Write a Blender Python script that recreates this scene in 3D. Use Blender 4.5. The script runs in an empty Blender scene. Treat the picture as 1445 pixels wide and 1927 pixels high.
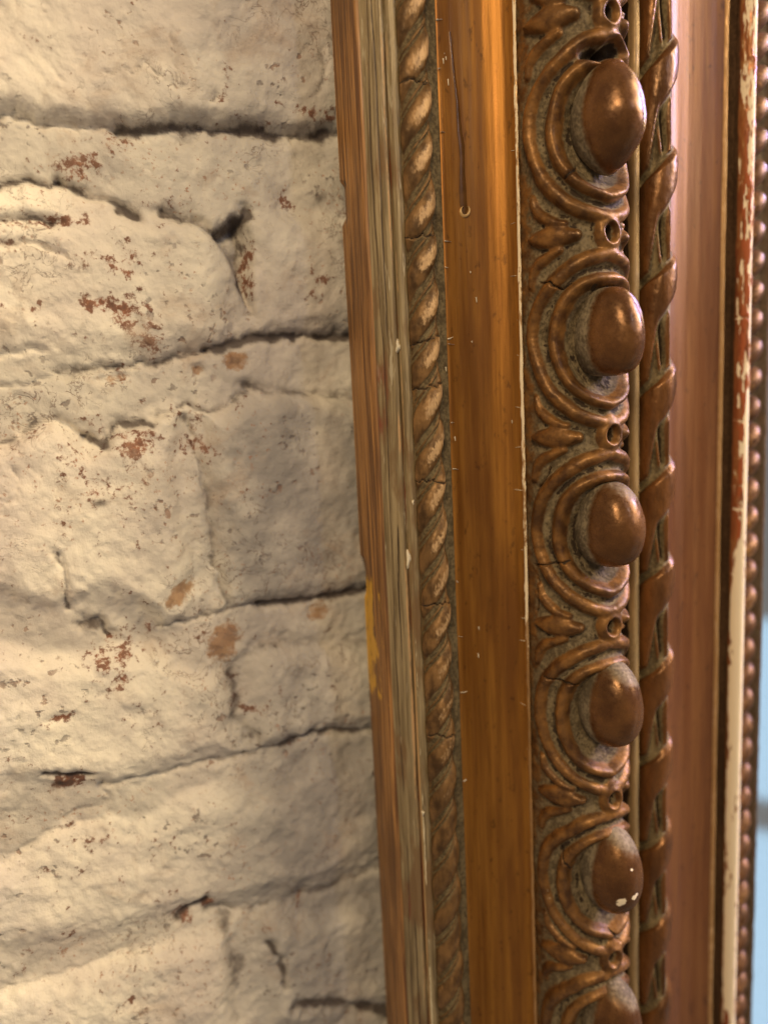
import bpy, math, random
import numpy as np
from mathutils import Matrix, Vector

# ------------------------------------------------------------------ camera, world, lamps
F_PX, PW, PH, DW = 1500.0, 1445, 1927, 0.27          # camera stands 27 cm off the wall plane (y = 0)
_Z = np.array([-468., 9540., F_PX]); _v = (468*3500. + F_PX**2)/9540.
_X = np.array([3500., _v, -F_PX])
_Z /= np.linalg.norm(_Z); _X /= np.linalg.norm(_X); _Y = np.cross(_Z, _X)
R = np.array([_X, _Y, _Z])                            # world axes in camera space

def at(px, py, h):
    """point of the photograph on the plane h metres in front of the wall -> (x, z)"""
    w = R @ np.array([px-722.5, 963.5-py, -F_PX]); t = (DW-h)/w[1]
    return w[0]*t, w[2]*t

sc = bpy.context.scene
cam_d = bpy.data.cameras.new('camera'); cam = bpy.data.objects.new('camera', cam_d)
sc.collection.objects.link(cam); sc.camera = cam
cam.matrix_world = Matrix(((R[0][0], R[0][1], R[0][2], 0), (R[1][0], R[1][1], R[1][2], -DW),
                           (R[2][0], R[2][1], R[2][2], 0), (0, 0, 0, 1)))
cam_d.sensor_fit = 'VERTICAL'; cam_d.sensor_height = 24; cam_d.lens = 24*F_PX/PH
cam_d.clip_start = 0.005; cam_d.clip_end = 60
cam_d.dof.use_dof = True; cam_d.dof.focus_distance = 0.256; cam_d.dof.aperture_fstop = 3.0

world = bpy.data.worlds.new('World'); sc.world = world; world.use_nodes = True
bgn = world.node_tree.nodes['Background']; bgn.inputs[0].default_value = (0.60, 0.54, 0.50, 1); bgn.inputs[1].default_value = 0.26
sc.view_settings.view_transform = 'Standard'; sc.view_settings.look = 'None'
sc.view_settings.exposure = 0.50; sc.view_settings.gamma = 1

def area(name, loc, target, w, h, power, col):
    l = bpy.data.lights.new(name, 'AREA'); l.shape = 'RECTANGLE'; l.size = w; l.size_y = h
    l.energy = power; l.color = col
    o = bpy.data.objects.new(name, l); sc.collection.objects.link(o)
    o.location = loc; o.rotation_euler = (Vector(target)-Vector(loc)).to_track_quat('-Z', 'Y').to_euler()
    return o
area('warm_room_lamp', (-0.30, -0.72, 0.52), (0.05, 0, 0), 0.26, 0.26, 5.2, (1.0, 0.77, 0.48))
area('white_room_lamp', (0.48, -0.78, 0.42), (0.12, 0, 0), 0.06, 0.06, 0.5, (0.45, 0.60, 1.0))
area('warm_side_lamp', (1.10, -0.50, 0.58), (0.04, 0, 0.02), 0.60, 0.75, 19.0, (1.0, 0.80, 0.50))
area('cool_high_window', (1.42, -0.40, 0.62), (0.22, 0, 0.08), 0.22, 0.45, 15.0, (0.17, 0.22, 1.0))
area('reflection_lamp_upper', (1.45, -1.02, -0.76), (0.27, -0.02, -0.08), 0.28, 0.40, .19, (0.46, 0.74, 1.0))  # added unseen blue lamp for the mirror to reflect, no real pane
area('reflection_lamp_lower', (1.45, -1.02, -1.38), (0.27, -0.02, -0.14), 0.28, 0.56, .27, (0.46, 0.74, 1.0))  # second added reflection lamp; the gap between them makes the dark bar

# ------------------------------------------------------------------ numeric helpers
def _hash(ix, iy, iz, seed):
    n = (ix.astype(np.int64)*374761393 + iy.astype(np.int64)*668265263 + iz.astype(np.int64)*2147483647 + seed*974711) & 0xffffffff
    n = ((n ^ (n >> 13)) * 1274126177) & 0xffffffff
    n = (n ^ (n >> 16)) & 0xffffffff
    return n.astype(np.float64)/4294967295.0

def noise2(x, y, seed=0):
    xi = np.floor(x); yi = np.floor(y); fx = x-xi; fy = y-yi
    fx = fx*fx*fx*(fx*(fx*6-15)+10); fy = fy*fy*fy*(fy*(fy*6-15)+10)
    z = np.zeros_like(xi)
    a = _hash(xi, yi, z, seed); b = _hash(xi+1, yi, z, seed); c = _hash(xi, yi+1, z, seed); d = _hash(xi+1, yi+1, z, seed)
    return (a*(1-fx)+b*fx)*(1-fy) + (c*(1-fx)+d*fx)*fy     # 0..1

def fbm(x, y, seed=0, octv=4, g=0.5):
    s = 0; a = 1; t = 0
    for k in range(octv):
        s = s + a*noise2(x*2**k+17.3*k, y*2**k-9.1*k, seed+k); t += a; a *= g
    return s/t

def sstep(a, b, x):
    t = np.clip((x-a)/(b-a), 0, 1); return t*t*(3-2*t)

def seg_dist(pts, x, y):
    """distance to a polyline and the position 0..1 along it"""
    pts = [np.array(p, float) for p in pts]
    best = np.full(np.shape(x), 1e9); par = np.zeros(np.shape(x))
    L = [0]
    for a, b in zip(pts[:-1], pts[1:]): L.append(L[-1]+np.linalg.norm(b-a))
    for i, (a, b) in enumerate(zip(pts[:-1], pts[1:])):
        d = b-a; l2 = max(d@d, 1e-18)
        t = np.clip(((x-a[0])*d[0]+(y-a[1])*d[1])/l2, 0, 1)
        q = np.hypot(x-a[0]-t*d[0], y-a[1]-t*d[1])
        m = q < best; best = np.where(m, q, best)
        par = np.where(m, (L[i]+t*(L[i+1]-L[i]))/L[-1], par)
    return best, par

def dome(d, w, p=0.7):
    return np.clip(1-(d/w)**2, 0, 1)**p

def blur(a, r0, r1):
    def b(a, r, ax):
        if r < 1: return a
        a = np.moveaxis(a, ax, 0)
        p = np.concatenate([np.repeat(a[:1], r+1, 0), a, np.repeat(a[-1:], r, 0)])
        c = np.cumsum(p, 0); o = (c[2*r+1:]-c[:-2*r-1])/(2*r+1)
        return np.moveaxis(o, 0, ax)
    for _ in range(2): a = b(b(a, r0, 0), r1, 1)
    return a

def smax(a, b, k):
    h = np.clip(0.5+0.5*(a-b)/k, 0, 1); return b*(1-h)+a*h+k*h*(1-h)

# ------------------------------------------------------------------ object helpers
def tag(o, label=None, cat=None, group=None, kind=None):
    if label: o['label'] = label
    if cat: o['category'] = cat
    if group: o['group'] = group
    if kind: o['kind'] = kind
    return o

def empty(name, loc):
    o = bpy.data.objects.new(name, None); sc.collection.objects.link(o); o.location = loc
    o.empty_display_size = 0.05
    return o

def par(o, parent):
    if parent is not None:
        o.parent = parent
        o.matrix_parent_inverse = Matrix.Translation(parent.matrix_basis.translation).inverted() if parent.type == 'EMPTY' else Matrix()
    return o

def normals(P):
    """unit normals of a grid of points, turned towards -y"""
    gu = np.gradient(P, axis=0); gv = np.gradient(P, axis=1)
    n = np.cross(gu, gv); n /= np.linalg.norm(n, axis=2, keepdims=True)+1e-20
    c = n[n.shape[0]//2, n.shape[1]//2]
    if np.mean(n[..., 1]) > 0: n = -n; return n, True
    return n, False

def emit(name, P, N, flip, W, mat, parent, mask=None):
    """link the grid's faces (or those of mask) as one mesh object"""
    n, m = P.shape[:2]
    idx = np.arange(n*m).reshape(n, m)
    q = np.stack([idx[:-1, :-1], idx[1:, :-1], idx[1:, 1:], idx[:-1, 1:]], -1)
    q = q.reshape(-1, 4) if mask is None else q[mask]
    if len(q) == 0: return None
    if flip: q = q[:, ::-1]
    used, inv = np.unique(q, return_inverse=True); q = inv.reshape(-1, 4)
    me = bpy.data.meshes.new(name)
    me.vertices.add(len(used)); me.vertices.foreach_set('co', P.reshape(-1, 3)[used].ravel())
    me.loops.add(q.size); me.loops.foreach_set('vertex_index', q.ravel().astype(np.int32))
    me.polygons.add(len(q)); me.polygons.foreach_set('loop_start', np.arange(0, q.size, 4, dtype=np.int32))
    me.polygons.foreach_set('loop_total', np.full(len(q), 4, np.int32))
    me.update(calc_edges=True)
    me.polygons.foreach_set('use_smooth', np.ones(len(q), bool))
    if W is not None:
        a = me.color_attributes.new('wear_shade', 'FLOAT_COLOR', 'POINT')
        a.data.foreach_set('color', np.clip(W.reshape(-1, 4)[used], 0, 1).astype(np.float32).ravel())
    me.normals_split_custom_set_from_vertices(N.reshape(-1, 3)[used].tolist())
    me.materials.append(mat)
    o = bpy.data.objects.new(name, me); sc.collection.objects.link(o)
    return par(o, parent)

def resample(prof, ds, smooth=0):
    p = np.array(prof, float)
    L = np.concatenate([[0], np.cumsum(np.hypot(*np.diff(p, axis=0).T))])
    n = max(int(L[-1]/ds), 2)
    s = np.linspace(0, L[-1], n+1)
    q = np.stack([np.interp(s, L, p[:, 0]), np.interp(s, L, p[:, 1])], 1)
    for _ in range(smooth):
        q[1:-1] = (q[:-2]+2*q[1:-1]+q[2:])/4
    return q, s

def arc(cx, ch, rx, rh, a0, a1, n=24):
    return [(cx-rx*math.cos(math.radians(a)), ch+rh*math.sin(math.radians(a))) for a in np.linspace(a0, a1, n)]

def moulding(prof, ds, zs, disp=None, smooth=0):
    """extrude the profile (x, h) along z and push it out along its normal; returns P, S, Z, D"""
    q, s = resample(prof, ds, smooth)
    t = np.gradient(q, axis=0); t /= np.linalg.norm(t, axis=1, keepdims=True)+1e-20
    nr = np.stack([-t[:, 1], t[:, 0]], 1)              # normal in (x, h), pointing out of the wall
    Z, S = np.meshgrid(zs, s, indexing='ij')
    D = np.zeros_like(Z) if disp is None else disp(S, Z)
    Xg = q[None, :, 0] + nr[None, :, 0]*D; Hg = q[None, :, 1] + nr[None, :, 1]*D
    P = np.stack([Xg, -Hg, Z], -1)
    return P, S, Z, D

# ------------------------------------------------------------------ materials
class NT:
    def __init__(s, name):
        s.m = bpy.data.materials.new(name); s.m.use_nodes = True; s.t = s.m.node_tree
        s.b = s.t.nodes['Principled BSDF']; s.tc = s.t.nodes.new('ShaderNodeTexCoord')
    def n(s, kind, **kw):
        x = s.t.nodes.new(kind)
        for k, v in kw.items(): setattr(x, k, v)
        return x
    def link(s, a, b): s.t.links.new(a, b)
    def put(s, sock, v):
        if isinstance(v, bpy.types.NodeSocket): s.link(v, sock)
        elif isinstance(v, (tuple, list)): sock.default_value = tuple(v)+((1,) if len(v) == 3 and sock.type == 'RGBA' else ())
        else: sock.default_value = v
    def noise(s, scale, detail=4, rough=0.55, stretch=None, off=0.0, dist=0.0):
        mp = s.n('ShaderNodeMapping'); s.link(s.tc.outputs['Object'], mp.inputs[0])
        st = stretch or (1, 1, 1); mp.inputs['Scale'].default_value = tuple(scale*c for c in st)
        mp.inputs['Location'].default_value = (off, off*1.7, off*.6)
        x = s.n('ShaderNodeTexNoise'); s.link(mp.outputs[0], x.inputs['Vector'])
        x.inputs['Scale'].default_value = 1; x.inputs['Detail'].default_value = detail
        x.inputs['Roughness'].default_value = rough; x.inputs['Distortion'].default_value = dist
        return x.outputs[0]
    def voro(s, scale, stretch=None, feature='F1'):
        mp = s.n('ShaderNodeMapping'); s.link(s.tc.outputs['Object'], mp.inputs[0])
        st = stretch or (1, 1, 1); mp.inputs['Scale'].default_value = tuple(scale*c for c in st)
        x = s.n('ShaderNodeTexVoronoi'); x.feature = feature; s.link(mp.outputs[0], x.inputs['Vector']); x.inputs['Scale'].default_value = 1
        return x.outputs['Distance']
    def ramp(s, v, a, b, lo=0.0, hi=1.0):
        x = s.n('ShaderNodeMapRange', interpolation_type='SMOOTHSTEP'); s.put(x.inputs[0], v)
        x.inputs[1].default_value = a; x.inputs[2].default_value = b; x.inputs[3].default_value = lo; x.inputs[4].default_value = hi
        return x.outputs[0]
    def op(s, o, a, b=0.0):
        x = s.n('ShaderNodeMath', operation=o); s.put(x.inputs[0], a); s.put(x.inputs[1], b); return x.outputs[0]
    def mix(s, f, a, b, blend='MIX'):
        x = s.n('ShaderNodeMix', data_type='RGBA', blend_type=blend); s.put(x.inputs[0], f); s.put(x.inputs[6], a); s.put(x.inputs[7], b)
        return x.outputs[2]
    def attr(s):
        a = s.n('ShaderNodeAttribute', attribute_name='wear_shade'); sp = s.n('ShaderNodeSeparateColor'); s.link(a.outputs['Color'], sp.inputs[0])
        return sp.outputs[0], sp.outputs[1], sp.outputs[2], a.outputs['Alpha']
    def bump(s, h, strength, dist):
        x = s.n('ShaderNodeBump'); x.inputs['Strength'].default_value = strength; x.inputs['Distance'].default_value = dist
        s.put(x.inputs['Height'], h); s.link(x.outputs[0], s.b.inputs['Normal'])
    def done(s, col, rough, metal=0.0, spec=0.5):
        s.put(s.b.inputs['Base Color'], col); s.put(s.b.inputs['Roughness'], rough); s.put(s.b.inputs['Metallic'], metal)
        s.b.inputs['Specular IOR Level'].default_value = spec
        return s.m

def mat_wall():
    m = NT('whitewashed brick'); wr, dt, og, gy = m.attr()
    n1 = m.noise(22, 5); n2 = m.noise(120, 5, .6); n3 = m.noise(420, 4, .65); n4 = m.noise(70, 3, .5, off=4)
    paint = m.mix(m.ramp(n1, .35, .68), (.75, .68, .55), (.60, .52, .44))
    paint = m.mix(m.ramp(n2, .5, .75, 0, .45), paint, (.44, .37, .32))
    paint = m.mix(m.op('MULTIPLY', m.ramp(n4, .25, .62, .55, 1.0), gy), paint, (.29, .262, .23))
    w = m.op('ADD', m.op('MULTIPLY', m.op('SUBTRACT', n2, .5), 1.7), m.op('MULTIPLY', m.op('SUBTRACT', n3, .5), 1.3))
    w2 = m.ramp(m.op('ADD', wr, m.op('ADD', w, m.op('MULTIPLY', m.op('SUBTRACT', n3, .5), .9))), .37, .72)
    brick = m.mix(m.ramp(n3, .35, .65), (.30, .115, .055), (.17, .085, .055))
    c = m.mix(w2, paint, brick)
    oc = m.mix(m.ramp(n2, .35, .65), (.36, .20, .085), (.24, .12, .055))
    c = m.mix(m.ramp(m.op('ADD', og, m.op('MULTIPLY', m.op('ADD', m.op('SUBTRACT', n2, .5), m.op('SUBTRACT', n3, .5)), 1.3)), .30, .75, 0, .85), c, oc)
    pk = m.op('MULTIPLY', m.ramp(m.noise(300, 3, .5, off=6), .60, .70), m.ramp(m.noise(32, 3, .6, off=8), .46, .60))
    c = m.mix(m.op('MULTIPLY', pk, .7), c, m.mix(m.ramp(n1, .45, .55), (.12, .09, .08), (.20, .10, .06)))
    wl = m.noise(130, 4, .6, off=15, dist=.8)
    wk = m.op('MULTIPLY', m.ramp(m.op('ABSOLUTE', m.op('SUBTRACT', wl, .5)), .004, .014, 1, 0), m.ramp(m.noise(26, 3, .6, off=18), .50, .62))
    c = m.mix(m.op('MULTIPLY', wk, .65), c, (.20, .14, .11))
    sr = m.op('MULTIPLY', m.ramp(m.noise(560, 3, .65, off=21), .58, .70), m.ramp(m.noise(30, 4, .65, off=25), .50, .62))
    c = m.mix(m.op('MULTIPLY', sr, .75), c, (.30, .14, .075))
    st = m.ramp(m.noise(48, 5, .7, off=12, dist=.6), .52, .72, 0, .55)
    c = m.mix(st, c, (.36, .27, .20))
    d2 = m.ramp(m.op('ADD', dt, m.op('MULTIPLY', w, .45)), .15, .95, 0, .90)
    c = m.mix(d2, c, (.060, .042, .034))
    m.bump(m.op('SUBTRACT', m.op('ADD', m.op('MULTIPLY', n2, .7), m.op('MULTIPLY', n3, .45)), m.op('MULTIPLY', m.op('MAXIMUM', pk, wk), .40)), .5, .0022)
    return m.done(c, .72, 0, .3)

def mat_gilt(name, dark, lit, dustc=(.20, .165, .105), metal=.45, rough=.34, streak=(1, 1, 1), ns=160, spotty=.4, bumpd=.0003, bole=(.025, .016, .010), wear_light_c=(.42, .225, .080), tint=(1, .74, .50)):
    """bronze paint over gesso: dust in the recesses, rubbed light edges, chips to white gesso and red bole; the bole slot also takes painted crease shade"""
    m = NT(name); du, wr, ch, rd = m.attr()
    n1 = m.noise(ns, 4, .6, streak); n2 = m.noise(ns*4.5, 4, .65, streak, off=3); n3 = m.noise(900, 3, .6); n5 = m.noise(45, 3, .5, streak, off=9)
    c = m.mix(m.ramp(n1, .32, .68), dark, lit)
    c = m.mix(m.ramp(n5, .45, .75, 0, .5), c, tuple(x*.45 for x in dark))
    c = m.mix(m.ramp(n2, .6, .8, 0, spotty), c, tuple(x*.3 for x in dark))
    wf = m.ramp(m.op('ADD', wr, m.op('MULTIPLY', m.op('SUBTRACT', n2, .5), 1.1)), .45, .8)
    c = m.mix(wf, c, wear_light_c)
    df = m.ramp(m.op('ADD', du, m.op('MULTIPLY', m.op('SUBTRACT', n2, .5), .6)), .12, .75, 0, .95)
    c = m.mix(df, c, m.mix(m.ramp(m.op('ADD', m.op('MULTIPLY', n3, .5), m.op('MULTIPLY', n1, .5)), .38, .60), dustc, tuple(x*.33 for x in dustc)))
    rf = m.ramp(m.op('ADD', rd, m.op('MULTIPLY', m.op('SUBTRACT', n2, .5), 1.2)), .42, .62)
    c = m.mix(rf, c, bole)
    cf = m.ramp(m.op('ADD', ch, m.op('MULTIPLY', m.op('SUBTRACT', n2, .5), .9)), .47, .58)
    c = m.mix(cf, c, (.80, .66, .45))
    cover = m.op('MAXIMUM', m.op('MAXIMUM', df, cf), m.op('MULTIPLY', rf, .6))
    rg = m.op('ADD', m.op('MULTIPLY', cover, .45), m.ramp(n2, .3, .75, rough-.06, rough+.14))
    mt = m.op('MULTIPLY', m.op('SUBTRACT', 1.0, cover), metal)
    m.bump(m.op('ADD', m.op('MULTIPLY', n2, .6), m.op('MULTIPLY', n3, .5)), .5, bumpd)
    m.b.inputs['Specular Tint'].default_value = (*tint, 1)
    return m.done(c, rg, mt)

def mat_wood():
    m = NT('bare brown pine'); du, wr, ch, rd = m.attr()
    a = m.noise(1000, 3, .6, (1, 1, .022)); b = m.noise(60, 4, .6, (1, 1, .3), off=2); f = m.noise(1500, 2, .5, (1, 1, .03), off=5)
    c = m.mix(m.ramp(a, .38, .60), (.12, .048, .012), (.38, .18, .050))
    c = m.mix(m.ramp(b, .42, .7, 0, .65), c, (.12, .055, .018))
    c = m.mix(m.ramp(f, .55, .75, 0, .5), c, (.07, .028, .010))
    y = m.ramp(m.op('ADD', ch, m.op('MULTIPLY', m.op('SUBTRACT', m.noise(260, 5, .7, (1, 1, .4)), .5), 2.0)), .55, .75)
    c = m.mix(y, c, (.62, .33, .035))
    c = m.mix(m.ramp(du, .1, .9), c, (.025, .014, .008))
    m.bump(m.op('ADD', a, m.op('MULTIPLY', f, .5)), .6, .0005)
    return m.done(c, m.ramp(b, .3, .7, .42, .62), 0)

def mat_worn():
    m = NT('worn olive gilding'); du, wr, ch, rd = m.attr()
    a = m.noise(800, 4, .6, (1, 1, .04)); b = m.noise(90, 4, .6, (1, 1, .35), off=2); f = m.noise(1600, 3, .6, (1, 1, .15), off=5)
    c = m.mix(m.ramp(a, .3, .7), (.135, .090, .038), (.33, .245, .125))
    c = m.mix(m.ramp(b, .50, .62, 0, .75), c, (.17, .090, .032))
    c = m.mix(m.ramp(m.noise(300, 4, .7, (1, 1, .12), off=30), .60, .68, 0, .7), c, (.48, .40, .26))
    c = m.mix(m.ramp(m.op('ADD', wr, m.op('MULTIPLY', m.op('SUBTRACT', f, .5), .6)), .4, .65), c, (.50, .30, .13))
    c = m.mix(m.ramp(m.op('ADD', rd, m.op('MULTIPLY', m.op('SUBTRACT', b, .5), 1.2)), .45, .65), c, (.20, .050, .022))
    c = m.mix(m.ramp(m.op('ADD', ch, m.op('MULTIPLY', m.op('SUBTRACT', f, .5), .8)), .5, .62), c, (.72, .60, .38))
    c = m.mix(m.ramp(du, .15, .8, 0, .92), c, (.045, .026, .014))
    m.bump(m.op('ADD', a, m.op('MULTIPLY', f, .6)), .6, .0004)
    return m.done(c, .50, .15)

def mat_flat(name, dark, lit, blot, metal=.5, rough=.3):
    """smooth bronzed flat with long vertical brush streaks and brown blotches"""
    m = NT(name)
    a = m.noise(380, 4, .6, (1, 1, .035)); b = m.noise(70, 4, .6, (1, 1, .16), off=2); f = m.noise(900, 3, .6, (1, 1, .06), off=5)
    sp = m.noise(330, 3, .6, (1, 1, .6), off=7); g = m.noise(1400, 3, .6)
    c = m.mix(m.ramp(a, .34, .66), dark, lit)
    c = m.mix(m.ramp(b, .44, .68, 0, .75), c, blot)
    c = m.mix(m.ramp(sp, .60, .74, 0, .55), c, tuple(x*.35 for x in blot))
    c = m.mix(m.ramp(f, .5, .72, 0, .35), c, tuple(x*.5 for x in dark))
    m.bump(m.op('ADD', f, m.op('MULTIPLY', g, .4)), .35, .00022)
    return m.done(c, m.ramp(a, .3, .7, rough, rough+.16), metal)

M_wall = mat_wall(); M_wood = mat_wood(); M_worn = mat_worn()
M_rope = mat_gilt('rope bronze', (.065, .032, .011), (.22, .115, .040), (.160, .120, .060), metal=.15, rough=.44, streak=(1, 1, .5), ns=300, spotty=.7, wear_light_c=(.44, .28, .14))
M_band = mat_gilt('ornament bronze', (.075, .032, .011), (.23, .105, .028), (.205, .155, .085), metal=.22, rough=.40, ns=200)
M_egg = mat_gilt('egg bronze', (.085, .034, .012), (.150, .064, .020), (.25, .195, .12), metal=.35, rough=.27, ns=110, spotty=.15, bumpd=.00022)
M_rib = mat_gilt('ribbon bronze', (.085, .034, .011), (.17, .068, .019), (.20, .15, .075), metal=.3, rough=.30, streak=(1, 1, .3), ns=190, spotty=.2)
M_fil = mat_gilt('dull gilt fillet', (.26, .165, .075), (.40, .27, .13), (.26, .21, .13), metal=.25, rough=.42, streak=(1, 1, .3), ns=200)
M_ridge = mat_gilt('worn bole and gesso', (.22, .055, .022), (.38, .14, .05), (.085, .045, .022), metal=.2, rough=.33, streak=(1, 1, .22), ns=210, spotty=.2, bole=(.33, .080, .026))
M_bead = mat_gilt('bead bronze', (.07, .030, .012), (.15, .070, .032), (.11, .09, .06), metal=.35, rough=.38, ns=220)
M_flat = mat_flat('golden bronze flat', (.28, .108, .014), (.39, .165, .023), (.19, .068, .011), metal=.60, rough=.38)
M_cove = mat_flat('red bronze cove', (.170, .060, .017), (.215, .086, .024), (.13, .045, .012), metal=.3, rough=.38)
def mat_simple(name, col, rough, metal=0, var=.3, ns=300):
    m = NT(name); a = m.noise(ns, 4, .6)
    c = m.mix(m.ramp(a, .3, .7), col, tuple(x*(1-var) for x in col))
    m.bump(a, .3, .0002)
    return m.done(c, rough, metal)
M_edge = mat_gilt('rubbed gilt edge', (.36, .19, .075), (.60, .38, .19), metal=.3, rough=.35, streak=(1, 1, .3), ns=200)
M_gesso = mat_simple('bare gesso', (.78, .66, .45), .6)
M_drip = mat_simple('dark varnish drip', (.15, .068, .018), .22, .3)
M_gesso2 = mat_simple('ochre rim', (.55, .34, .12), .4)
M_back = mat_simple('backing board', (.16, .10, .06), .7)
def mat_glass():
    m = NT('dusty mirror silvering'); a = m.noise(500, 4, .6); b = m.noise(30, 3, .5)
    c = m.mix(m.ramp(a, .55, .7, 0, .5), (.80, .86, .88), (.62, .68, .70))
    return m.done(c, m.ramp(b, .3, .7, .03, .07), 1.0)
M_glass = mat_glass()

# ------------------------------------------------------------------ brick wall
wall = empty('brick_wall', (0.0, 0.0, -0.42))
tag(wall, 'old whitewashed brick wall with chipped lumpy paint behind the carved mirror frame', 'wall')

def wp(pts): return [at(x, y, 0.0) for x, y in pts]
def tensor(lo, a, b, hi, fine):
    mid = np.arange(a, b, fine); out = []
    x = a; st = fine
    while x > lo: st = min(st*1.35, .006); x -= st; out.append(x)
    out = out[::-1]; x = mid[-1]; st = fine; o2 = []
    while x < hi: st = min(st*1.35, .006); x += st; o2.append(x)
    return np.concatenate([out, mid, o2])
wx = tensor(-.34, -.055, .150, .60, .00072); wz = tensor(-.42, -.275, .150, .30, .00072)
WZ, WX = np.meshgrid(wz, wx, indexing='ij')
# wobble so that nothing runs straight
jx = (fbm(WX*45, WZ*45, 3, 4)-.5)*.010; jz = (fbm(WX*45, WZ*45, 8, 4)-.5)*.010
X_, Z_ = WX+jx, WZ+jz

courses = [  # lower edge of the upper bricks, upper edge of the next ones (photo pixels)
    ([(0, 205), (130, 222), (300, 234), (480, 240), (630, 243)], [(0, 338), (60, 322), (130, 345), (240, 388), (330, 400), (410, 432), (480, 402), (640, 405)]),
    ([(0, 662), (95, 655), (250, 688), (400, 660), (480, 635), (650, 632)], [(0, 828), (60, 792), (110, 785), (170, 822), (230, 800), (330, 765), (410, 772), (500, 735), (660, 745)]),
    ([(0, 1120), (90, 1150), (215, 1135), (310, 1180), (440, 1150), (560, 1135), (690, 1115)], [(0, 1215), (150, 1235), (300, 1215), (390, 1270), (430, 1272), (500, 1220), (690, 1212)]),
    ([(0, 1500), (195, 1490), (350, 1455), (470, 1435), (620, 1392), (690, 1388)], [(0, 1640), (100, 1580), (200, 1560), (330, 1520), (470, 1480), (620, 1440), (700, 1430)]),
    ([(0, 1800), (200, 1770), (400, 1712), (560, 1700), (700, 1640)], [(0, 1890), (150, 1840), (330, 1790), (440, 1745), (560, 1750), (710, 1700)]),
]
def curve(pts):
    p = np.array(wp(pts)); return np.interp(X_, p[:, 0], p[:, 1])
C = [(curve(a), curve(b)) for a, b in courses]
ch_ = np.mean([np.mean(C[i][0]-C[i+1][0]) for i in range(2)])
ups = [C[0][0]+ch_*(k) for k in range(1, 4)]
tops = [u-.022*np.ones_like(u) for u in ups]
bounds = []   # (upper edge, lower edge, vertical joints x)
vx = lambda px, py: at(px, py, 0)[0]
jn = [[vx(-330, 100), vx(690, 100)], [vx(-420, 520), vx(455, 520)], [vx(-200, 950), vx(375, 950), vx(1100, 950)],
      [vx(-300, 1330), vx(462, 1330), vx(1200, 1330)], [vx(-100, 1600), vx(820, 1600)], [vx(-220, 1850), vx(480, 1850), vx(1200, 1850)]]
# from the top of the wall down
rows = []
for k in (2, 1): rows.append((ups[k], C[0][0]+ch_*k+.001+.012, [vx(-600+300*k, 100)+.19*i for i in range(5)]))
rows.append((C[0][0]+ch_-.022+.010, C[0][0], jn[0]))
for i in range(4): rows.append((C[i][1], C[i+1][0], jn[i+1]))
lastb = C[4][1]
rows.append((lastb, lastb-ch_*.62, jn[5]))
rows.append((lastb-ch_*.62-.012, lastb-ch_*1.6, [vx(-100, 1600)+.2*i for i in range(-1, 4)]))
rows.append((lastb-ch_*1.6-.012, lastb-ch_*3.2, [vx(-220, 1850)+.2*i for i in range(-1, 4)]))
sd = np.full(WX.shape, -1.0); bid = np.full(WX.shape, -1, int); nb = 0
for (up, lo, js) in rows:
    js = sorted(js); js = [js[0]-.17, *js, js[-1]+.19, js[-1]+.40]
    for a, b in zip(js[:-1], js[1:]):
        tilt = (Z_-np.mean(lo))*.0
        d = np.minimum(np.minimum(up-Z_, Z_-lo), np.minimum(X_-a-.0035, b-.0035-X_))
        m = d > sd
        sd = np.where(m, d, sd); bid = np.where(m & (d > -.0005), nb, bid); nb += 1
H = sstep(-.0025, .0085, sd)*.0044
H += (fbm(WX*22, WZ*22, 21, 3)-.5)*.0036 + (fbm(WX*90, WZ*90, 31, 4)-.5)*.0026 + (fbm(WX*330, WZ*330, 41, 3)-.5)*.0009
H += np.where(bid >= 0, (_hash(bid.astype(float), bid*0., bid*0., 5)-.5)*.002, 0)*sstep(0, .006, sd)
pit = fbm(WX*260, WZ*260, 51, 3); pz = fbm(WX*28, WZ*28, 52, 3)
wearm = np.zeros_like(H); dirt_shade = np.zeros_like(H); orange = np.zeros_like(H); grey = np.zeros_like(H)

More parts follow.
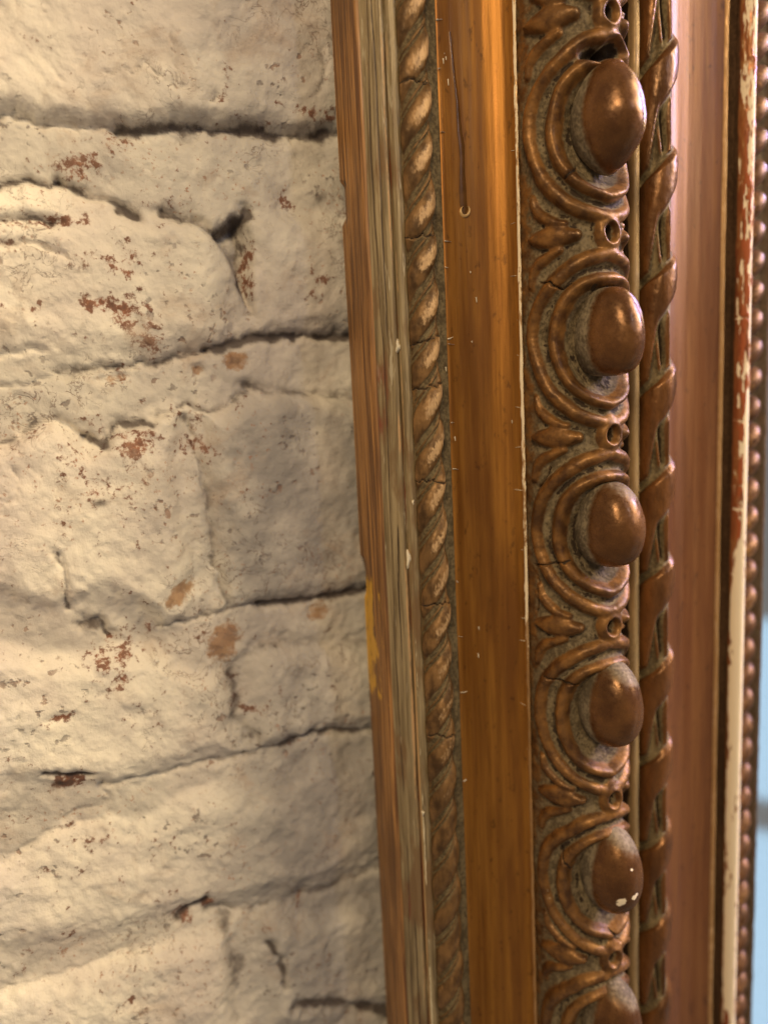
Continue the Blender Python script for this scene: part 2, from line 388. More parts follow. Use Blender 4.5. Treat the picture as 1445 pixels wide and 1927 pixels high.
def ell(px, py, rx, ry, ang=0):
    c = at(px, py, 0); sx = at(px+rx, py, 0)[0]-c[0]; sz = abs(at(px, py+ry, 0)[1]-c[1])
    a = math.radians(ang); dx = WX+jx*.5-c[0]; dz = WZ+jz*.5-c[1]
    return np.hypot((dx*math.cos(a)+dz*math.sin(a))/sx, (-dx*math.sin(a)+dz*math.cos(a))/sz)
crev = [  # pts, width m, depth m, dark tone
    ([(-200, 180), (0, 203), (60, 215), (130, 222), (235, 235)], .0012, .0020, .55),
    ([(235, 232), (300, 232), (400, 235), (480, 238), (560, 240), (660, 246)], .0022, .0040, .95),
    ([(-200, 360), (0, 340), (30, 325), (55, 322), (90, 330), (120, 335)], .0011, .0022, .8),
    ([(120, 335), (150, 355), (215, 372), (260, 395)], .0018, .0035, 1.0),
    ([(310, 395), (370, 405), (410, 432), (470, 412), (480, 400)], .0022, .004, 1.0),
    ([(455, 415), (470, 470), (455, 510), (482, 590)], .0015, .0025, .6),
    ([(120, 410), (60, 402), (0, 412), (-200, 420)], .0014, .0022, .75),
    ([(0, 450), (70, 458), (130, 480)], .0010, .0018, .4),
    ([(0, 665), (60, 655), (95, 658)], .0009, .0015, .35),
    ([(110, 697), (250, 690), (330, 678), (400, 660)], .0012, .0022, .62),
    ([(400, 660), (430, 645), (480, 635), (530, 630), (700, 632)], .0018, .0036, .95),
    ([(0, 725), (60, 715), (130, 705), (210, 693)], .0008, .0012, .4),
    ([(-200, 850), (0, 830), (40, 820), (60, 795), (110, 785), (140, 812), (170, 822)], .0011, .002, .6),
    ([(170, 822), (205, 832), (225, 800), (270, 795), (290, 805)], .0014, .0026, .8),
    ([(290, 790), (350, 760), (400, 775), (440, 760), (480, 735)], .0010, .0018, .55),
    ([(470, 725), (540, 738), (600, 742), (690, 745)], .0014, .002, .6),
    ([(350, 790), (368, 830), (380, 880), (395, 930), (400, 1000), (405, 1060), (440, 1140)], .0013, .0018, .48),
    ([(30, 890), (24, 935), (5, 945)], .0007, .001, .45),
    ([(100, 1035), (122, 1080), (130, 1150)], .0009, .0015, .6),
    ([(300, 1182), (380, 1165), (440, 1150), (500, 1145)], .0010, .0015, .55),
    ([(500, 1145), (560, 1135), (640, 1125), (730, 1112)], .0019, .0032, .85),
    ([(150, 1180), (185, 1178), (205, 1200)], .0017, .0034, 1.0),
    ([(435, 1275), (470, 1245), (500, 1222), (560, 1215), (740, 1220)], .0026, .0018, .42),
    ([(438, 1285), (452, 1320), (445, 1360), (480, 1400)], .0030, .0022, .52),
    ([(195, 1490), (280, 1470), (350, 1455), (470, 1435)], .0011, .0018, .40),
    ([(470, 1435), (540, 1410), (600, 1388), (720, 1385)], .0019, .0026, .72),
    ([(85, 1462), (170, 1464)], .0016, .003, .9),
    ([(0, 1640), (60, 1600), (120, 1572), (200, 1560)], .0008, .0012, .3),
    ([(200, 1480), (190, 1500), (215, 1520), (120, 1560)], .0008, .0012, .3),
    ([(338, 1755), (360, 1725), (395, 1700)], .0018, .003, .95),
    ([(400, 1725), (480, 1730), (560, 1705), (640, 1680), (740, 1640)], .0020, .0018, .5),
    ([(0, 1890), (150, 1840), (330, 1790)], .0008, .0010, .3),
    ([(515, 1785), (530, 1830), (540, 1870)], .0016, .0024, .8),
    ([(560, 1905), (640, 1895), (760, 1925)], .003, .0026, .9),
    ([(430, 1745), (455, 1830), (445, 1927)], .0045, .0022, .55),
    ([(322, 55), (325, 100), (335, 150)], .0007, .0008, .30), ([(615, 90), (617, 140), (600, 170)], .0009, .0014, .5),
    ([(190, 140), (230, 130), (255, 143), (275, 110), (305, 135)], .0006, .0008, .42), ([(100, 120), (125, 150)], .0006, .0008, .2),
    ([(330, 155), (350, 158)], .0012, .001, .45), ([(390, 182), (405, 172)], .0013, .001, .6),
]
brk = fbm(WX*160, WZ*160, 77, 3)
jf = (fbm(WX*260, WZ*260, 78, 3)-.5)*.0030; jg = (fbm(WX*260, WZ*260, 79, 3)-.5)*.0030
for pts, w, dp, dd in crev:
    d, u = seg_dist(wp(pts), WX+jx*.35+jf, WZ+jz*.35+jg)
    ww = w*(.55+.9*brk)
    g = np.exp(-(d/ww)**2)
    H -= dp*.75*np.exp(-(d/(ww*1.1))**2); dirt_shade = np.maximum(dirt_shade, .95*dd*np.exp(-(d/(ww*.75))**2)*(.5+.95*brk))+.22*dd*np.exp(-(d/(ww*2.2))**2)*(brk > .45)*(dirt_shade < .2)  # crevice shade painted in along with grime, on top of the carved depth
    # the paint rolls into a lip below a crevice
# wedge shaped hole under the first joint
tri = wp([(405, 432), (480, 402), (486, 592)])
def inside(tri):
    r = None
    for i in range(3):
        a, b = np.array(tri[i]), np.array(tri[(i+1) % 3]); n = np.array([b[1]-a[1], a[0]-b[0]]); n /= np.linalg.norm(n)
        c = np.mean(tri, axis=0); sgn = np.sign((c-a)@n)
        v = sgn*((X_*.5+WX*.5-a[0])*n[0]+(Z_*.5+WZ*.5-a[1])*n[1]); r = v if r is None else np.minimum(r, v)
    return r
tr = inside(tri); H -= sstep(-.0005, .003, tr)*.0065
dirt_shade = np.maximum(dirt_shade, sstep(0, .003, tr)*.42); dirt_shade = np.maximum(dirt_shade, .9*np.exp(-ell(455, 425, 34, 22)**2))
for px, py, rx, ry, a, v in [(60, 412, 75, 16, 3, .62), (125, 408, 55, 22, 8, .68), (180, 570, 60, 22, -8, .60), (240, 590, 55, 50, 0, .48), (270, 640, 45, 40, 0, .45),
        (200, 500, 110, 50, 0, .30), (230, 470, 60, 40, -15, .35), (10, 460, 60, 30, 0, .3), (160, 850, 60, 60, -40, .42), (270, 835, 45, 26, 0, .60), (205, 905, 55, 35, 0, .48), (360, 830, 45, 55, -20, .46),
        (250, 940, 70, 70, 0, .22), (205, 1210, 20, 10, 0, .75), (230, 1225, 90, 60, 0, .34), (300, 1220, 60, 40, 0, .38), (228, 1290, 24, 18, 0, .62), (110, 1352, 42, 10, 10, .58), (125, 1482, 46, 22, 0, .85), (245, 1350, 26, 20, -30, .42),
        (395, 1705, 24, 18, 0, .7), (355, 1740, 30, 22, 40, .6), (570, 1712, 18, 24, 0, .55), (170, 1590, 60, 30, -20, .36), (305, 1590, 45, 35, 30, .36), (100, 1650, 40, 30, 0, .3),
        (590, 205, 60, 16, -5, .66), (280, 252, 90, 16, 0, .34), (160, 290, 80, 40, 20, .30), (475, 500, 10, 90, -2, .60), (560, 380, 30, 20, 0, .42), (600, 530, 60, 30, 0, .38), (20, 1550, 50, 20, 0, .4),
        (120, 1815, 60, 14, 10, .38), (255, 1700, 30, 20, 0, .28), (400, 180, 20, 14, 20, .4), (175, 260, 50, 25, 0, .28), (90, 1655, 30, 24, 0, .33), (60, 1810, 80, 14, 12, .28), (250, 1895, 30, 12, 0, .35)]:
    e = ell(px, py, rx, ry, a); g = np.exp(-e**2*.9); wearm = np.maximum(wearm, v*g); H -= .0010*g*(v > .3)
for px, py, rx, ry, a in [(345, 1112, 52, 20, 33), (432, 1215, 27, 42, -8), (610, 1153, 24, 20, 0), (455, 676, 26, 20, 0), (378, 700, 14, 10, 0), (205, 712, 35, 8, 0)]:
    e = ell(px, py, rx, ry, a); v = .85 if rx != 35 else .5
    orange = np.maximum(orange, v*np.exp(-(e*.95)**3)); H -= .0012*np.exp(-(e*.9)**4)
dirt_shade = np.maximum(dirt_shade, .55*np.exp(-ell(455, 676, 14, 10)**2)); dirt_shade = np.maximum(dirt_shade, .42*np.exp(-ell(610, 1150, 15, 12)**2))
for px, py, rx, ry, v in [(175, 1182, 22, 14, 1.), (195, 945, 20, 12, .8), (440, 1280, 16, 22, .75), (480, 1390, 26, 30, .5), (545, 820, 16, 12, .55), (560, 850, 14, 10, .5), (490, 1520, 18, 14, .5), (350, 790, 22, 16, .6),
        (450, 1290, 40, 70, .40), (120, 1482, 52, 26, .62), (560, 1460, 40, 30, .3), (615, 365, 14, 12, .6), (400, 1640, 22, 22, .38), (330, 1630, 26, 18, .34), (560, 560, 90, 50, .34), (600, 600, 60, 20, .5), (570, 1260, 80, 50, .32), (420, 570, 16, 12, .3)]:
    dirt_shade = np.maximum(dirt_shade, v*np.exp(-ell(px, py, rx, ry)**2)*(.4+1.1*pit))
reg = np.exp(-ell(170, 540, 210, 130)**2)*.9+np.exp(-ell(220, 900, 130, 120)**2)*.7+np.exp(-ell(250, 1240, 170, 70)**2)*.6+np.exp(-ell(470, 1330, 60, 90)**2)*.6+np.exp(-ell(350, 1600, 200, 70)**2)*.35
sp2 = sstep(.52, .68, fbm(WX*210, WZ*210, 61, 3))
wearm = np.maximum(wearm, sp2*.70*np.clip(reg, 0, 1)); dirt_shade = np.maximum(dirt_shade, sstep(.60, .72, fbm(WX*300, WZ*300, 66, 3))*.45*np.clip(reg, 0, 1))
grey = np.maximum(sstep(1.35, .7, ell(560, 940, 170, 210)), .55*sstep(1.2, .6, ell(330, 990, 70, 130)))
grey = np.maximum(grey, .9*sstep(-.02, .11, WX)*(.5+.6*pz)); grey = np.maximum(grey, sstep(1.6, .4, ell(640, 1650, 200, 420))*(.75+.4*pz)); H = H*(1-.0*grey)  # greyer towards the frame and lower right: shade put into the wall colour
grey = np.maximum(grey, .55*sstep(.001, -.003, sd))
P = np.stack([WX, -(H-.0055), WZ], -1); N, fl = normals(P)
W = np.stack([wearm, dirt_shade, orange, grey], -1)
fb = bid[:-1, :-1]
for k in range(nb):
    mk = fb == k
    if mk.sum() < 60: continue
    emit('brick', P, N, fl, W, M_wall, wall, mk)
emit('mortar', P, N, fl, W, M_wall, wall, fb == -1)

# ------------------------------------------------------------------ mirror
mir = empty('mirror', (0.19, -0.006, -0.40))
tag(mir, 'antique mirror in a carved bronze gilt frame with egg mouldings on a whitewashed brick wall', 'mirror')
ZLO, ZHI = -.40, .24
zc = lambda step: np.arange(ZLO, ZHI, step)
def zfine(step, lo=-.285, hi=.150): return tensor(ZLO, lo, hi, ZHI, step)

# --- outer side of the frame: bare wood, notched along its back edge
zs = zfine(.0006)
def d_side(S, Z):
    k = sstep(.007, .0, S)
    nz = at(672, 1052, .006)[1]; nz2 = at(690, 1112, .006)[1]
    d = (fbm(S*900, Z*14, 5, 3)-.5)*.00035
    for (p0, p1, dep) in [((645, 345), (645, 415), .0016), ((672, 1052), (690, 1120), .0010)]:
        z0, z1 = at(*p0, .006)[1], at(*p1, .006)[1]
        d = d-k*dep*sstep(z1-.002, z1+.002, Z)*sstep(z0+.0015, z0-.0015, Z)
    # the lower half is cut back a little
    d = d-.0007*sstep(nz+.002, nz-.006, Z)*sstep(.012, .0, S)
    return d
P, S, Z, D = moulding([(.1047, .004), (.1045, .012), (.1045, .0225), (.1050, .0240), (.1058, .0245)], .0005, zs, d_side)
N, fl = normals(P); N[..., 1] = N[..., 1]
def side_flip(P, N, fl):
    if np.mean(N[..., 0]) > 0: return -N, not fl
    return N, fl
N, fl = side_flip(P, N, fl)
yl = np.zeros_like(S); z0, z1 = at(690, 1060, .008)[1], at(700, 1310, .008)[1]
yl = sstep(z1-.006, z1+.004, Z)*sstep(z0+.004, z0-.008, Z)*(.35+.45*sstep(.016, .004, S))
d1, _ = seg_dist([(at(645, 345, .008)[1], .003), (at(645, 412, .008)[1], .003)], Z, S)
d2, _ = seg_dist([(at(662, 575, .008)[1], .006), (at(663, 640, .008)[1], .006)], Z, S)
dk = np.maximum(np.exp(-(d1/.0012)**2), .8*np.exp(-(d2/.0004)**2))
emit('side_board', P, N, fl, np.stack([dk, yl*0, yl, yl*0], -1), M_wood, mir)

# --- worn outer strip: layers of old gilding split lengthwise
def d_worn(S, Z):
    e1 = .0030+(fbm(Z*30, Z*0, 11, 4)-.5)*.0022; e2 = .0052+(fbm(Z*24, Z*0+4, 13, 4)-.5)*.0014
    d = .0005*sstep(e1-.0002, e1+.0002, S)-.0006*np.exp(-((S-e2)/.00028)**2)*sstep(.40, .55, fbm(Z*18, Z*0+2, 17, 3))
    return d+(fbm(S*1500, Z*25, 19, 3)-.5)*.00035
prof = [(.1058, .0245), (.1073, .0270), (.1088, .0294), (.1098, .0309), (.1103, .0311), (.1105, .0302)]
P, S, Z, D = moulding(prof, .00022, zs, d_worn, 1); N, fl = normals(P)
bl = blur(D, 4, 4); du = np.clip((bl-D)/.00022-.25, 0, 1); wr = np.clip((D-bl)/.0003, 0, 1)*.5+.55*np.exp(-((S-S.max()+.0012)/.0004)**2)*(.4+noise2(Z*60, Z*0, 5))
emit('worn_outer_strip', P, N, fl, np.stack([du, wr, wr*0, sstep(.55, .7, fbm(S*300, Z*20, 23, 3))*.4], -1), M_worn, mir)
# groove with the red line, and the narrow fillet beside the rope
prof = [(.1105, .0302), (.1107, .0297), (.1110, .0304), (.1113, .0322), (.1119, .0334), (.1130, .0338), (.1138, .0338), (.1143, .0330)]
P, S, Z, D = moulding(prof, .0002, zs, lambda S, Z: (fbm(S*1200, Z*60, 29, 3)-.5)*.0003, 1); N, fl = normals(P)
lo = sstep(at(790, 1100, .034)[1]+.02, at(790, 1100, .034)[1]-.03, Z)
wr = .75*np.exp(-((S-.0030)/.0005)**2)*(.35+.5*noise2(Z*90, Z*0, 4)+.5*lo)
emit('thin_fillet', P, N, fl, np.stack([.95*np.exp(-((S-.0007)/.0005)**2), wr, .50*lo*np.exp(-((S-.0040)/.0006)**2)*(.5+noise2(Z*70, Z*0, 9)), .6*np.exp(-((S-.0020)/.0005)**2)], -1), M_worn, mir)

# --- rope bead
ROPE_Z0, ROPE_P = at(805, 205, .038)[1], .01500
SL = 1.15
prof_r = [(.1139, .0332), (.1144, .0335)]+arc(.1190, .0335, .0044, .0036, 8, 172, 20)+[(.1243, .0334), (.1262, .0330), (.1280, .0328)]
q_, s_ = resample(prof_r, .0003)
s_mid = .5*(s_[-1]-.0037)
def rope_t(S, Z):
    return (Z-ROPE_Z0-SL*(S-s_mid)+(fbm(Z*60, S*60, 97, 2)-.5)*.0022)/ROPE_P
rope_end = s_[-1]-.0040
def d_rope(S, Z):
    t = rope_t(S, Z); f = t-np.floor(t+.5)            # -0.5..0.5, lobe centre at 0
    amp = sstep(-.0002, .0016, S)*sstep(rope_end+.0003, rope_end-.0012, S)
    k = np.floor(t+.5)
    lob = np.clip(1-(np.abs(f+.04)/.375)**2.4, 0, 1)**.75*(.0016+.0005*_hash(k, k*0, k*0, 3))
    th = np.exp(-((f-.405)/.042)**2)*.00085+np.exp(-((f+.455)/.03)**2)*.0004
    return (lob+th)*amp-.0006*amp+(fbm(S*700, Z*700, 31, 3)-.5)*.00028
zr = zfine(.0004)
P, S, Z, D = moulding(prof_r, .0003, zr, d_rope); N, fl = normals(P)
t = rope_t(S, Z); bl = blur(D, 7, 7); f = t-np.floor(t+.5)
du = np.clip((bl-D)/.0006, 0, 1)*.8; du = np.maximum(du, sstep(rope_end-.001, rope_end+.0006, S)*.82); du = np.maximum(du, .7*sstep(.0015, 0, S))
lobe = np.clip(1-np.abs(f+.04)/.36, 0, 1)
wr = np.clip(lobe*1.2, 0, 1)*sstep(.0030, .0062, S)*sstep(rope_end-.0004, rope_end-.0012, S)*.80*(.75*sstep(-.27, .0, Z)+.1)+np.clip((D-bl)/.0006, 0, 1)*.15+np.exp(-((f-.405)/.04)**2)*.45*sstep(.004, .007, S)  # rubbed lobes, also painted lighter on the right and higher up as light
for px, py, px2, py2 in [(745, 152, 808, 155), (762, 447, 815, 440), (770, 648, 815, 632), (775, 735, 822, 722), (778, 905, 835, 908), (790, 1140, 848, 1135), (803, 1383, 858, 1385)]:
    a = at(px, py, .036); b = at(px2, py2, .036); zz = np.interp(S, [0, rope_end], [a[1], b[1]])+(noise2(S*900, S*0+px, 3)-.5)*.0012
    m = np.exp(-((Z-zz)/.00028)**2)*sstep(rope_end+.001, rope_end-.0005, S); D2 = m*.0007
    P[..., 1] += D2; du = du*(1-m); wr = wr*(1-m); t = t
    if 'crk' not in globals(): crk = np.zeros_like(S)
    crk = np.maximum(crk, m)
def with_crack(m):   # cracks read as black gaps: strong dust channel would be pale, so use the dark bole channel instead
    return m
N, fl = normals(P)
W = np.stack([du, wr, crk*0, crk], -1)
ids = np.floor(t+.5).astype(int)[:-1, :-1]
for k in range(ids.min(), ids.max()+1):
    mk = ids == k
    if mk.sum() > 30: emit('rope_strand', P, N, fl, W, M_rope, mir, mk)

# --- wide golden flat, a shallow cove
def d_flat(S, Z): return (fbm(S*160, Z*12, 33, 3)-.5)*.0004+(fbm(S*60, Z*40, 35, 2)-.5)*.0003
prof = [(.1280, .0328), (.1281, .0322), (.1284, .0330), (.1300, .0326), (.1330, .0320), (.1370, .0317), (.1410, .0318), (.1450, .0325), (.1480, .0338), (.1505, .0358), (.1520, .0380), (.1524, .0388)]
P, S, Z, D = moulding(prof, .0004, zfine(.0012), d_flat, 2); N, fl = normals(P)
emit('golden_flat', P, N, fl, None, M_flat, mir)
prof = arc(.1529, .0386, .00055, .0009, 0, 180, 10)
P, S, Z, D = moulding(prof, .00015, zs, lambda S, Z: (fbm(S*900, Z*180, 39, 3)-.5)*.0004); N, fl = normals(P)
chp = .62*(.55+.6*fbm(Z*70, Z*0, 4, 3))*sstep(at(1000, 1500, .04)[1], at(1000, 1100, .04)[1], Z)+.1
emit('rubbed_arris', P, N, fl, np.stack([S*0, S*0+.6, chp, S*0], -1), M_edge, mir)

# --- egg band
BL, BC, BH = .1535, .1717, .0592
def band_prof(n=60):
    p = [(BL, .0365)]
    for a in np.linspace(6, 174, n):
        c, s = math.cos(math.radians(a)), math.sin(math.radians(a))
        p.append((BC-(.0182 if c > 0 else .0140)*np.sign(c)*abs(c)**.92, .0372+(BH-.0372)*s**.92))
    p += [(.1860, .0330), (.1864, .0290)]
    return p
bq, bs = resample(band_prof(), .00038, 2)
ic = int(np.argmax(bq[:, 1])); SC = bs[ic]            # arc position of the crest
EGG_Z = [at(1158, y, .060)[1] for y in (225, 622, 985, 1330, 1640)]
PER = .0636
EGG_Z = [EGG_Z[0]+PER*k for k in (2, 1)]+EGG_Z+[EGG_Z[-1]-PER*.97, EGG_Z[-1]-PER*1.97, EGG_Z[-1]-PER*2.97]

def on_band(px, py, off=.0012):
    """traced photo point -> (arc position from the crest, z) on the band's surface"""
    t = np.gradient(bq, axis=0); t /= np.linalg.norm(t, axis=1, keepdims=True)
    qx = bq[:, 0]-t[:, 1]*off; qh = bq[:, 1]+t[:, 0]*off
    w = R @ np.array([px-722.5, 963.5-py, -F_PX])
    tt = (DW-qh)/w[1]; g = w[0]*tt-qx
    i = np.where(np.sign(g[:-1]) != np.sign(g[1:]))[0]
    i = i[0] if len(i) else int(np.argmin(np.abs(g)))
    return bs[i]-SC, w[2]*tt[i]
def smooth_line(p, n=5):
    p = [np.array(q) for q in p]; p = [2*p[0]-p[1]]+p+[2*p[-1]-p[-2]]; o = []
    for i in range(1, len(p)-2):
        for k in range(n):
            t = k/n; o.append(tuple(.5*((2*p[i])+(p[i+1]-p[i-1])*t+(2*p[i-1]-5*p[i]+4*p[i+1]-p[i+2])*t*t+(-p[i-1]+3*p[i]-3*p[i+1]+p[i+2])*t**3)))
    return o+[tuple(p[-2])]
def tr(pts):
    o = []
    for x, y in pts: s, z = on_band(x, y); o.append((min(s, 0), z-EGG_Z[4]))
    return o
R1 = [(1153, 851), (1136, 856), (1097, 871), (1066, 892), (1040, 913), (1021, 939), (1013, 965), (1010, 998), (1014, 1024), (1023, 1055), (1037, 1084), (1058, 1110), (1084, 1131), (1110, 1144), (1136, 1151), (1155, 1153)]
R2 = [(1160, 886), (1125, 899), (1094, 913), (1071, 934), (1056, 959), (1050, 985), (1048, 1011), (1053, 1037), (1066, 1063), (1084, 1087), (1110, 1105), (1141, 1115), (1160, 1117)]
def rl(pts):
    p = tr(pts)[1:-1]; p = [(0.0, p[0][1]+.0003)]+p+[(0.0, p[-1][1]-.0003)]; return smooth_line(p, 4)
r1, r2 = rl(R1), rl(R2)
r1z = (r1[0][1], r1[-1][1])
leaf = tr([(1000, 822), (1086, 823)])
cu = smooth_line(tr([(1007, 749), (1012, 770), (1028, 786), (1050, 797), (1068, 800)]))
cd = smooth_line(tr([(1005, 900), (1007, 882), (1019, 866), (1037, 857), (1060, 848)]))
hz = tr([(1153, 819)])[0][1]
def band_disp(sc, z):
    """height of the carved relief in one cell; sc = arc from crest, z = height above the egg's centre"""
    s = -np.abs(sc)
    d1, _ = seg_dist(r1, s, z); d2, _ = seg_dist(r2, s, z)
    ring1 = np.maximum(dome(d1, .0025, .5)*.0036, dome(d1, .0038, 1)*.0018)
    ring2 = np.maximum(dome(d2, .0021, .5)*.0036, dome(d2, .0032, 1)*.0019)
    h = smax(ring1, ring2, .0004)
    dl, ul = seg_dist(leaf, s, z)
    lw = .0037*np.sin(np.pi*np.clip(.02+.84*ul, 0, 1))**.85+.0002
    h = h-.0011*np.exp(-((dl-lw-.0007)/.0006)**2)
    h = np.maximum(h, dome(dl, lw, .42)*.0036*(.7+.3*ul))
    for c in (cu, cd):
        dc, uc = seg_dist(c, s, z); wv = .0013+.0007*np.sin(np.pi*uc)
        h = np.maximum(h, dome(dc, wv, .5)*.0026*(.75+.25*uc))
    pz = z-hz                                            # cartouche: raised pad with a drilled hole
    dp = np.hypot(s/.0046, pz/.0080); pad = dome(dp, 1, .5)*.0042
    side = np.exp(-((np.abs(s)-.0040)/.0009)**2)*np.clip(1-(pz/.0085)**2, 0, 1)*.0010
    return smax(h, pad+side, .0005)
def cup_e(sc_, z):
    return np.hypot(sc_/abs(min(p[0] for p in r2)), (z-(r2[0][1]+r2[-1][1])/2)/((r2[0][1]-r2[-1][1])/2))
def d_band(S, Z):
    sc_ = S-SC; D = np.zeros_like(S)-.0030
    wz_ = Z+(fbm(S*60, Z*60, 71, 2)-.5)*.0012; ws = sc_+(fbm(S*60+9, Z*60, 73, 2)-.5)*.0009
    for k, ez in enumerate(EGG_Z):
        rr = np.where((Z[:, 0] < ez+.050) & (Z[:, 0] > ez-.046))[0]
        if len(rr) == 0: continue
        sl = slice(rr[0], rr[-1]+1)
        D[sl] = np.maximum(D[sl], band_disp(ws[sl], wz_[sl]-ez))
    for ez in EGG_Z:
        e = cup_e(ws, wz_-ez); D -= sstep(.93, .62, e)*.0042
        if 0: pass
        hd = np.hypot(ws/.0018, (wz_-ez-hz)/.0027)
        D = D-.0048*sstep(1.15, .62, hd)+.0005*np.exp(-((hd-1.35)/.2)**2)
    for px, py, a, b in ((1128, 100, .0055, .0026), (1160, 92, .0045, .0024)):
        s_1, z_1 = on_band(px, py, .001); D = D-.0060*sstep(1.2, .7, np.hypot((sc_-s_1)/a, (Z-z_1)/b))
    edge = sstep(-.0002, .0007, S)*sstep(S.max(), S.max()-.003, S)
    D = blur(D, 1, 1)
    return (D-.0003)*edge+(fbm(S*420, Z*420, 75, 4)-.5)*.00050*edge*(1+.5*(D < .0006))
zb = zfine(.00036)
P, S, Z, D = moulding(band_prof(), .00038, zb, d_band, 2)
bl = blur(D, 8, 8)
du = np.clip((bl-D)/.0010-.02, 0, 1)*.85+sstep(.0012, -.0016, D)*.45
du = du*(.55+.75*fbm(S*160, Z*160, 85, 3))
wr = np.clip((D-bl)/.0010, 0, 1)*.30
gr = sstep(.00015, .0010, blur(D, 3, 3)-D)*.62+np.clip((blur(D, 3, 3)-D)/.0009, 0, 1)*.35*(fbm(S*300, Z*300, 86, 3) > .5)  # occlusion in the creases put into the colour, mixed with grime
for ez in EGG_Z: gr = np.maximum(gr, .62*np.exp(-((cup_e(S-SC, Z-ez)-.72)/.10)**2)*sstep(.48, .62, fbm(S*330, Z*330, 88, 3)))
for ht in ((1128, 100, .0050, .0024), (1160, 92, .0040, .0022), (1118, 541, .0011, .0011), (1095, 1045, .0012, .0020), (1080, 1010, .0009, .0022)):
    s_1, z_1 = on_band(ht[0], ht[1], .001); gr = np.maximum(gr, .95*sstep(1.2, .7, np.hypot((S-SC-s_1)/ht[2], (Z-z_1)/ht[3])))  # darkness of the gap over the top egg painted in, with small pits
crk = np.zeros_like(S)
for pts in ([(1000, 1064), (1030, 1062), (1062, 1058), (1072, 1054)], [(1003, 1085), (1008, 1110), (1003, 1150)], [(1010, 533), (1035, 532), (1056, 545), (1075, 533)], [(1090, 310), (1062, 335), (1085, 318)],
            [(1018, 1265), (1045, 1281), (1070, 1283), (1090, 1291)], [(1055, 1600), (1075, 1640)], [(1150, 1750), (1165, 1770)], [(1005, 920), (1020, 905), (1030, 880)]):
    pp = []
    for x, y in pts: s_1, z_1 = on_band(x, y, .002); pp.append((s_1+SC, z_1))
    d, u = seg_dist(pp, S+(noise2(S*700, Z*700, 5)-.5)*.0008, Z+(noise2(S*700, Z*700, 6)-.5)*.0008)
    crk = np.maximum(crk, np.exp(-(d/.00032)**2))
t_ = np.gradient(bq, axis=0); t_ /= np.linalg.norm(t_, axis=1, keepdims=True)
P[..., 0] += t_[None, :, 1]*crk*.0012; P[..., 1] += t_[None, :, 0]*crk*.0012
N, fl = normals(P)
chips = np.zeros_like(S)
s5, z5 = on_band(1035, 1660, .002); chips = np.maximum(chips, .62*np.exp(-((S-SC-s5)/.0016)**2-((Z-z5)/.012)**2)*(D > .0018))
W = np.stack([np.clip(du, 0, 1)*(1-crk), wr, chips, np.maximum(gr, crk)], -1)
mids = [(a+b)/2-.0005+hz-(.5*PER) for a, b in zip(EGG_Z[:-1], EGG_Z[1:])]
mids = [ez+hz for ez in EGG_Z[1:]]                      # cells meet at the drilled holes
rowid = np.zeros(len(zb)-1, int)
for k, b in enumerate(mids): rowid[zb[:-1] < b] = k+1
cells = []
for k in range(len(EGG_Z)):
    mk = np.repeat((rowid == k)[:, None], P.shape[1]-1, 1)
    cells.append(emit('egg_surround', P, N, fl, W, M_band, mir, mk))

# eggs: each its own mesh, a rounded ovoid seated in its cup
def egg(cz, cx, ch, rx, rh, rz, seed, parent, point=0.0, sq=1.0, chip=None, dusttop=.5):
    nu, nv = 96, 72
    u = np.linspace(0, math.pi, nu)[:, None]; v = np.linspace(-.15*math.pi, 1.15*math.pi, nv)[None, :]
    zz = np.cos(u)*np.ones_like(v); rr = np.sin(u)**sq*np.ones_like(v)
    tp = 1-.10*zz-point*np.clip(-zz, 0, 1)**2
    xs = -rr*np.cos(v)*rx*tp; hs = rr*np.sin(v)*rh*tp
    zs_ = zz*rz
    nn = 1+(fbm(xs*130+seed, zs_*130+hs*90, seed, 3)-.5)*.05
    P = np.stack([cx+xs*nn, -(ch+hs*nn), cz+zs_], -1)
    gu = np.gradient(P, axis=0); gv = np.gradient(P, axis=1); N = np.cross(gu, gv)
    N /= np.linalg.norm(N, axis=2, keepdims=True)+1e-12
    c = P-np.array([cx, -ch, cz]); f = False
    if np.mean(np.sum(N*c, -1)) < 0: N = -N; f = True
    N[0] = N[1]; N[-1] = N[-2]
    # dust lies on the upper side and where the egg meets the cup
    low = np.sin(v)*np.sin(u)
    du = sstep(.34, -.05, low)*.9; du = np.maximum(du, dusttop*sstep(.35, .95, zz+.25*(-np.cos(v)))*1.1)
    wr = np.clip(fbm(xs*90+3, zs_*90, seed+4, 3)-.45, 0, 1)*1.0
    chp = np.zeros_like(du)
    if chip:
        for dx, dz, r in chip: chp = np.maximum(chp, .72*np.exp(-(((xs-dx)/r)**2+((zs_-dz)/r)**2)*(.5+fbm(xs*900, zs_*900, 7, 2)))*(hs > 0))
    return emit('egg', P, N, f, np.stack([np.clip(du, 0, 1), wr*np.ones_like(du), chp, du*0], -1), M_egg, parent)
specs = {2: dict(rx=.0108, rh=.0130, rz=.0168, point=.34, dz=.0004, dusttop=.12), 3: dict(rx=.0096, rh=.0136, rz=.0140, sq=.62, dz=-.0004, dusttop=.12), 4: dict(rx=.0104, rh=.0132, rz=.0143, sq=.75, dz=0, dusttop=.5),
         5: dict(rx=.0100, rh=.0126, rz=.0155, sq=.85, dz=.0020, dusttop=.85), 6: dict(rx=.0098, rh=.0126, rz=.0162, sq=.9, dz=.0020, dusttop=.8, chip=[(-.0040, -.0060, .0022), (-.0046, -.0074, .0013), (.0002, -.0048, .0017), (.0010, -.0040, .0012), (-.0004, .0052, .0009)]),
         7: dict(rx=.0098, rh=.0126, rz=.0162, sq=.9, dz=.0030, dusttop=.75, chip=[(-.003, -.001, .0018)])}
